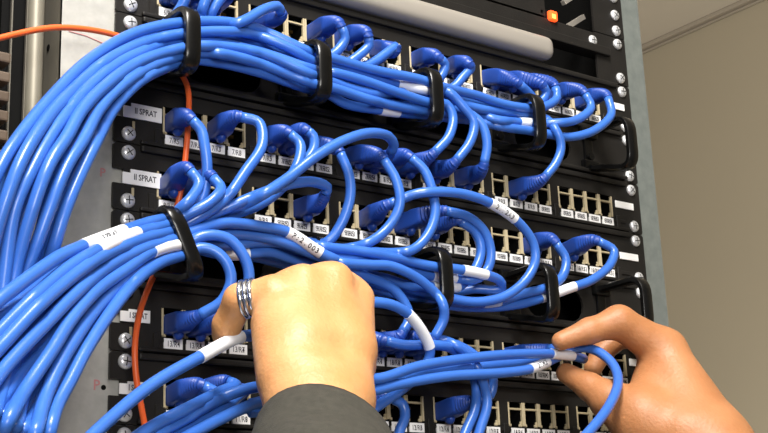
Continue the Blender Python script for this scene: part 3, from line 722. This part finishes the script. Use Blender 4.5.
# ---- left hand, seen from its back, fingers closing away from the viewer round the cables
lh = [
 pr((300, 400, 148), (300, 350, 132), 19, 19, 8), pr((340, 400, 148), (340, 350, 132), 19, 18, 8),
 pr((300, 350, 132), (275, 296, 112), 18, 10.5, 8), pr((303, 350, 132), (303, 284, 116), 18, 11.5, 8),
 pr((330, 350, 132), (333, 282, 117), 18, 12, 8), pr((344, 350, 132), (354, 300, 110), 18, 12, 8),
 pr((288, 375, 138), (276, 325, 118), 17, 14, 8), pr((320, 350, 124), (318, 300, 108), 17, 14, 10),
 # index, middle, ring fingers bending into the rack
 pr((354, 300, 110), (356, 305, 78), 10.5, 9.5, 4), pr((356, 305, 78), (345, 335, 58), 9.5, 8.5, 3), pr((345, 335, 58), (330, 350, 52), 8.2, 7.2, 3),
 pr((333, 283, 116), (334, 292, 76), 10.5, 9.8, 4), pr((334, 292, 76), (322, 328, 54), 9.5, 8.5, 3), pr((322, 328, 54), (306, 345, 50), 8.2, 7.2, 3),
 pr((303, 285, 115), (302, 296, 78), 10, 9.2, 4), pr((302, 296, 78), (292, 328, 58), 9, 8, 3), pr((292, 328, 58), (280, 342, 54), 7.8, 7, 3),
 # little finger with the ring, spread to the left and bending down
 pr((272, 294, 112), (240, 300, 98), 10.4, 9.4, 5), pr((240, 300, 98), (227, 325, 84), 9.2, 8.2, 3), pr((227, 325, 84), (224, 334, 78), 8.2, 7.2, 3),
 # thumb, behind the palm
 pr((340, 385, 128), (354, 365, 104), 16, 12.5, 7), pr((354, 365, 104), (350, 350, 82), 12, 10, 4), pr((350, 350, 82), (335, 345, 70), 9.8, 8.5, 3),
 # knuckle heads and tendons
 pr((318, 283, 110), (318, 300, 114), 10.5, 12, 6), pr((344, 289, 108), (344, 300, 112), 10.5, 12, 6), pr((287, 288, 108), (287, 300, 112), 10, 12, 6),
 pr((320, 400, 148), (324, 470, 178), 25, 26, 10), pr((324, 470, 178), (342, 560, 228), 26, 30, 10), pr((342, 560, 228), (362, 700, 305), 30, 32, 10),
]
pers = thing('person', 'person seen by two hands sorting blue cables, dark sleeve on the left arm', 'person', tuple(P(700, 900, 330)))
la = nets(lh, 1.7).build('left_arm', 'skin', pers, smooth=True, angle=0); la['label'] = 'left hand from the back, ring on the outer finger'
rh = [
 # index finger: fingertip, middle joint, knuckle
 pr((561, 341, 62), (589, 331, 72), 6.8, 9.0, 3), pr((589, 331, 72), (619, 322, 82), 9.0, 11.2, 4), pr((619, 322, 82), (664, 351, 92), 11.5, 15.5, 6),
 # palm and back of the hand towards the wrist
 pr((664, 351, 92), (712, 446, 128), 15.5, 27, 8), pr((658, 352, 70), (706, 440, 110), 17, 26, 8), pr((664, 380, 90), (690, 440, 120), 21, 28, 8),
 pr((664, 378, 84), (640, 415, 96), 17, 19, 8),
 # thumb
 pr((566, 373, 46), (590, 387, 64), 7.4, 9.6, 3), pr((590, 387, 64), (612, 402, 80), 9.8, 13.5, 4), pr((612, 402, 80), (645, 424, 98), 13.5, 22, 8), pr((645, 424, 98), (700, 450, 124), 22, 27, 8),
 # middle, ring and little fingers curled behind the index
 pr((654, 340, 66), (622, 334, 52), 12.5, 9.6, 4), pr((622, 334, 52), (602, 352, 44), 9.4, 8.2, 3), pr((602, 352, 44), (593, 368, 40), 8.0, 7.0, 3),
 pr((662, 348, 48), (640, 338, 34), 12, 9, 4), pr((640, 338, 34), (618, 330, 24), 9, 8, 3), pr((618, 330, 24), (604, 334, 20), 7.8, 7, 3),
 pr((672, 362, 38), (660, 345, 24), 11, 8.5, 4), pr((660, 345, 24), (646, 336, 17), 8.2, 7.4, 3), pr((646, 336, 17), (636, 334, 15), 7.4, 6.6, 3),
 pr((712, 446, 128), (760, 520, 170), 27, 31, 10), pr((760, 520, 170), (850, 660, 240), 31, 40, 10),
]
ra_ = nets(rh, 1.8).build('right_arm', 'skin2', pers, smooth=True, angle=0); ra_['label'] = 'right hand pinching a cable between finger and thumb'
# triple ring on the outer finger
A_ = Vector(P(272, 294, 112)); B_ = Vector(P(240, 300, 98)); ax = (B_-A_).normalized(); mb = MB()
for k in range(3):
    c0 = A_.lerp(B_, .70)+ax*(k-1)*3.0; n = 32; m = 8; v = []; f = []
    u_ = ax.orthogonal().normalized(); w_ = ax.cross(u_)
    for i in range(n):
        t = 2*math.pi*i/n; rd = u_*math.cos(t)+w_*math.sin(t)
        for j in range(m):
            s_ = 2*math.pi*j/m; v.append(c0+rd*(10.1+1.3*math.cos(s_))+ax*1.5*math.sin(s_))
    for i in range(n):
        for j in range(m): f.append((i*m+j, ((i+1) % n)*m+j, ((i+1) % n)*m+(j+1) % m, i*m+(j+1) % m))
    mb.add(v, f)
fr = mb.build('finger_ring', 'steelring', la, smooth=True, angle=0); fr['label'] = 'silver ring of three bands'
# sleeve: folded cuff tube round the forearm
def sleeve():
    cen = [Vector(P(*q)) for q in catmull([(326, 448, 160), (327, 460, 168), (331, 485, 184), (336, 540, 216), (348, 620, 262), (365, 730, 322)], 6)]
    rads = []; L = len(cen)
    mb = MB(); v = []; f = []; K = 40
    rows = [(0, -4.0), (0, -1.2), (0, 0)]+[(i, 0) for i in range(1, L)]
    for ri, (i, e) in enumerate(rows):
        tg = (cen[min(i+1, L-1)]-cen[max(i-1, 0)]).normalized() if i else (cen[2]-cen[0]).normalized()
        sd = tg.cross(Vector((0, -1, 0))).normalized(); w_ = sd.cross(tg)
        for k in range(K):
            a = 2*math.pi*k/K
            fold = .8*math.sin(3*a+i*.5)+.5*math.sin(5*a-i*.8) if i > 2 else 0
            r0 = 38.2+min(i, 10)*.7+fold+e
            p = cen[i]+(sd*math.cos(a)*r0*1.08+w_*math.sin(a)*r0*.88)
            if e == -4.0: p += tg*2.0
            v.append(p)
    for i in range(len(rows)-1):
        for k in range(K):
            a = i*K+k; b = i*K+(k+1) % K; f.append((a, b, b+K, a+K))
    mb.add(v, f); return mb
sleeve().build('sleeve', 'cloth', la, smooth=True, angle=0)

# ---------------------------------------------------------------- light
def area(name, loc, target, size, power, col, sy=None):
    l = bpy.data.lights.new(name, 'AREA'); l.size = size; l.energy = power; l.color = col
    if sy: l.shape = 'RECTANGLE'; l.size_y = sy
    o = bpy.data.objects.new(name, l); COL.objects.link(o); o.location = loc
    o.rotation_euler = (Vector(target)-Vector(loc)).to_track_quat('-Z', 'Y').to_euler(); return o
area('ceiling_lamp_light', (-.30, -.80, 2.5), (.2, 0, 1.35), .3, 58, (1, .96, .90), .8)
area('front_fill_light', (-.9, -2.3, 1.5), (.25, 0, 1.35), .6, 33, (1, .97, .93))  # added soft fill from behind the camera, no actual window
area('wall_fill_light', (2.05, .75, .75), (2.54, 1.35, 1.1), .35, 8, (1, .94, .84))  # added light that brightens the lower right wall, no fixture there
area('ceiling_fill_light', (1.3, .1, 1.9), (2.2, 1.1, 2.66), .3, 5, (1, .92, .82))  # added upward light to lift the ceiling, no known fixture
w = bpy.data.worlds.new('World'); SC.world = w; w.use_nodes = True
w.node_tree.nodes['Background'].inputs['Color'].default_value = (1, .96, .9, 1)
w.node_tree.nodes['Background'].inputs['Strength'].default_value = .15

# ---------------------------------------------------------------- camera
cam = bpy.data.cameras.new('camera'); co = bpy.data.objects.new('camera', cam); COL.objects.link(co)
cam.sensor_width = 36; cam.lens = CF/768*36; cam.clip_start = .01
m4 = Matrix([[*R[i], W(CP)[i]] for i in range(3)]+[[0, 0, 0, 1]])
co.matrix_world = m4
cam.dof.use_dof = False
SC.camera = co
SC.view_settings.view_transform = 'Standard'; SC.view_settings.look = 'None'; SC.view_settings.gamma = 1
SC.view_settings.use_curve_mapping = False; SC.view_settings.exposure = -0.08
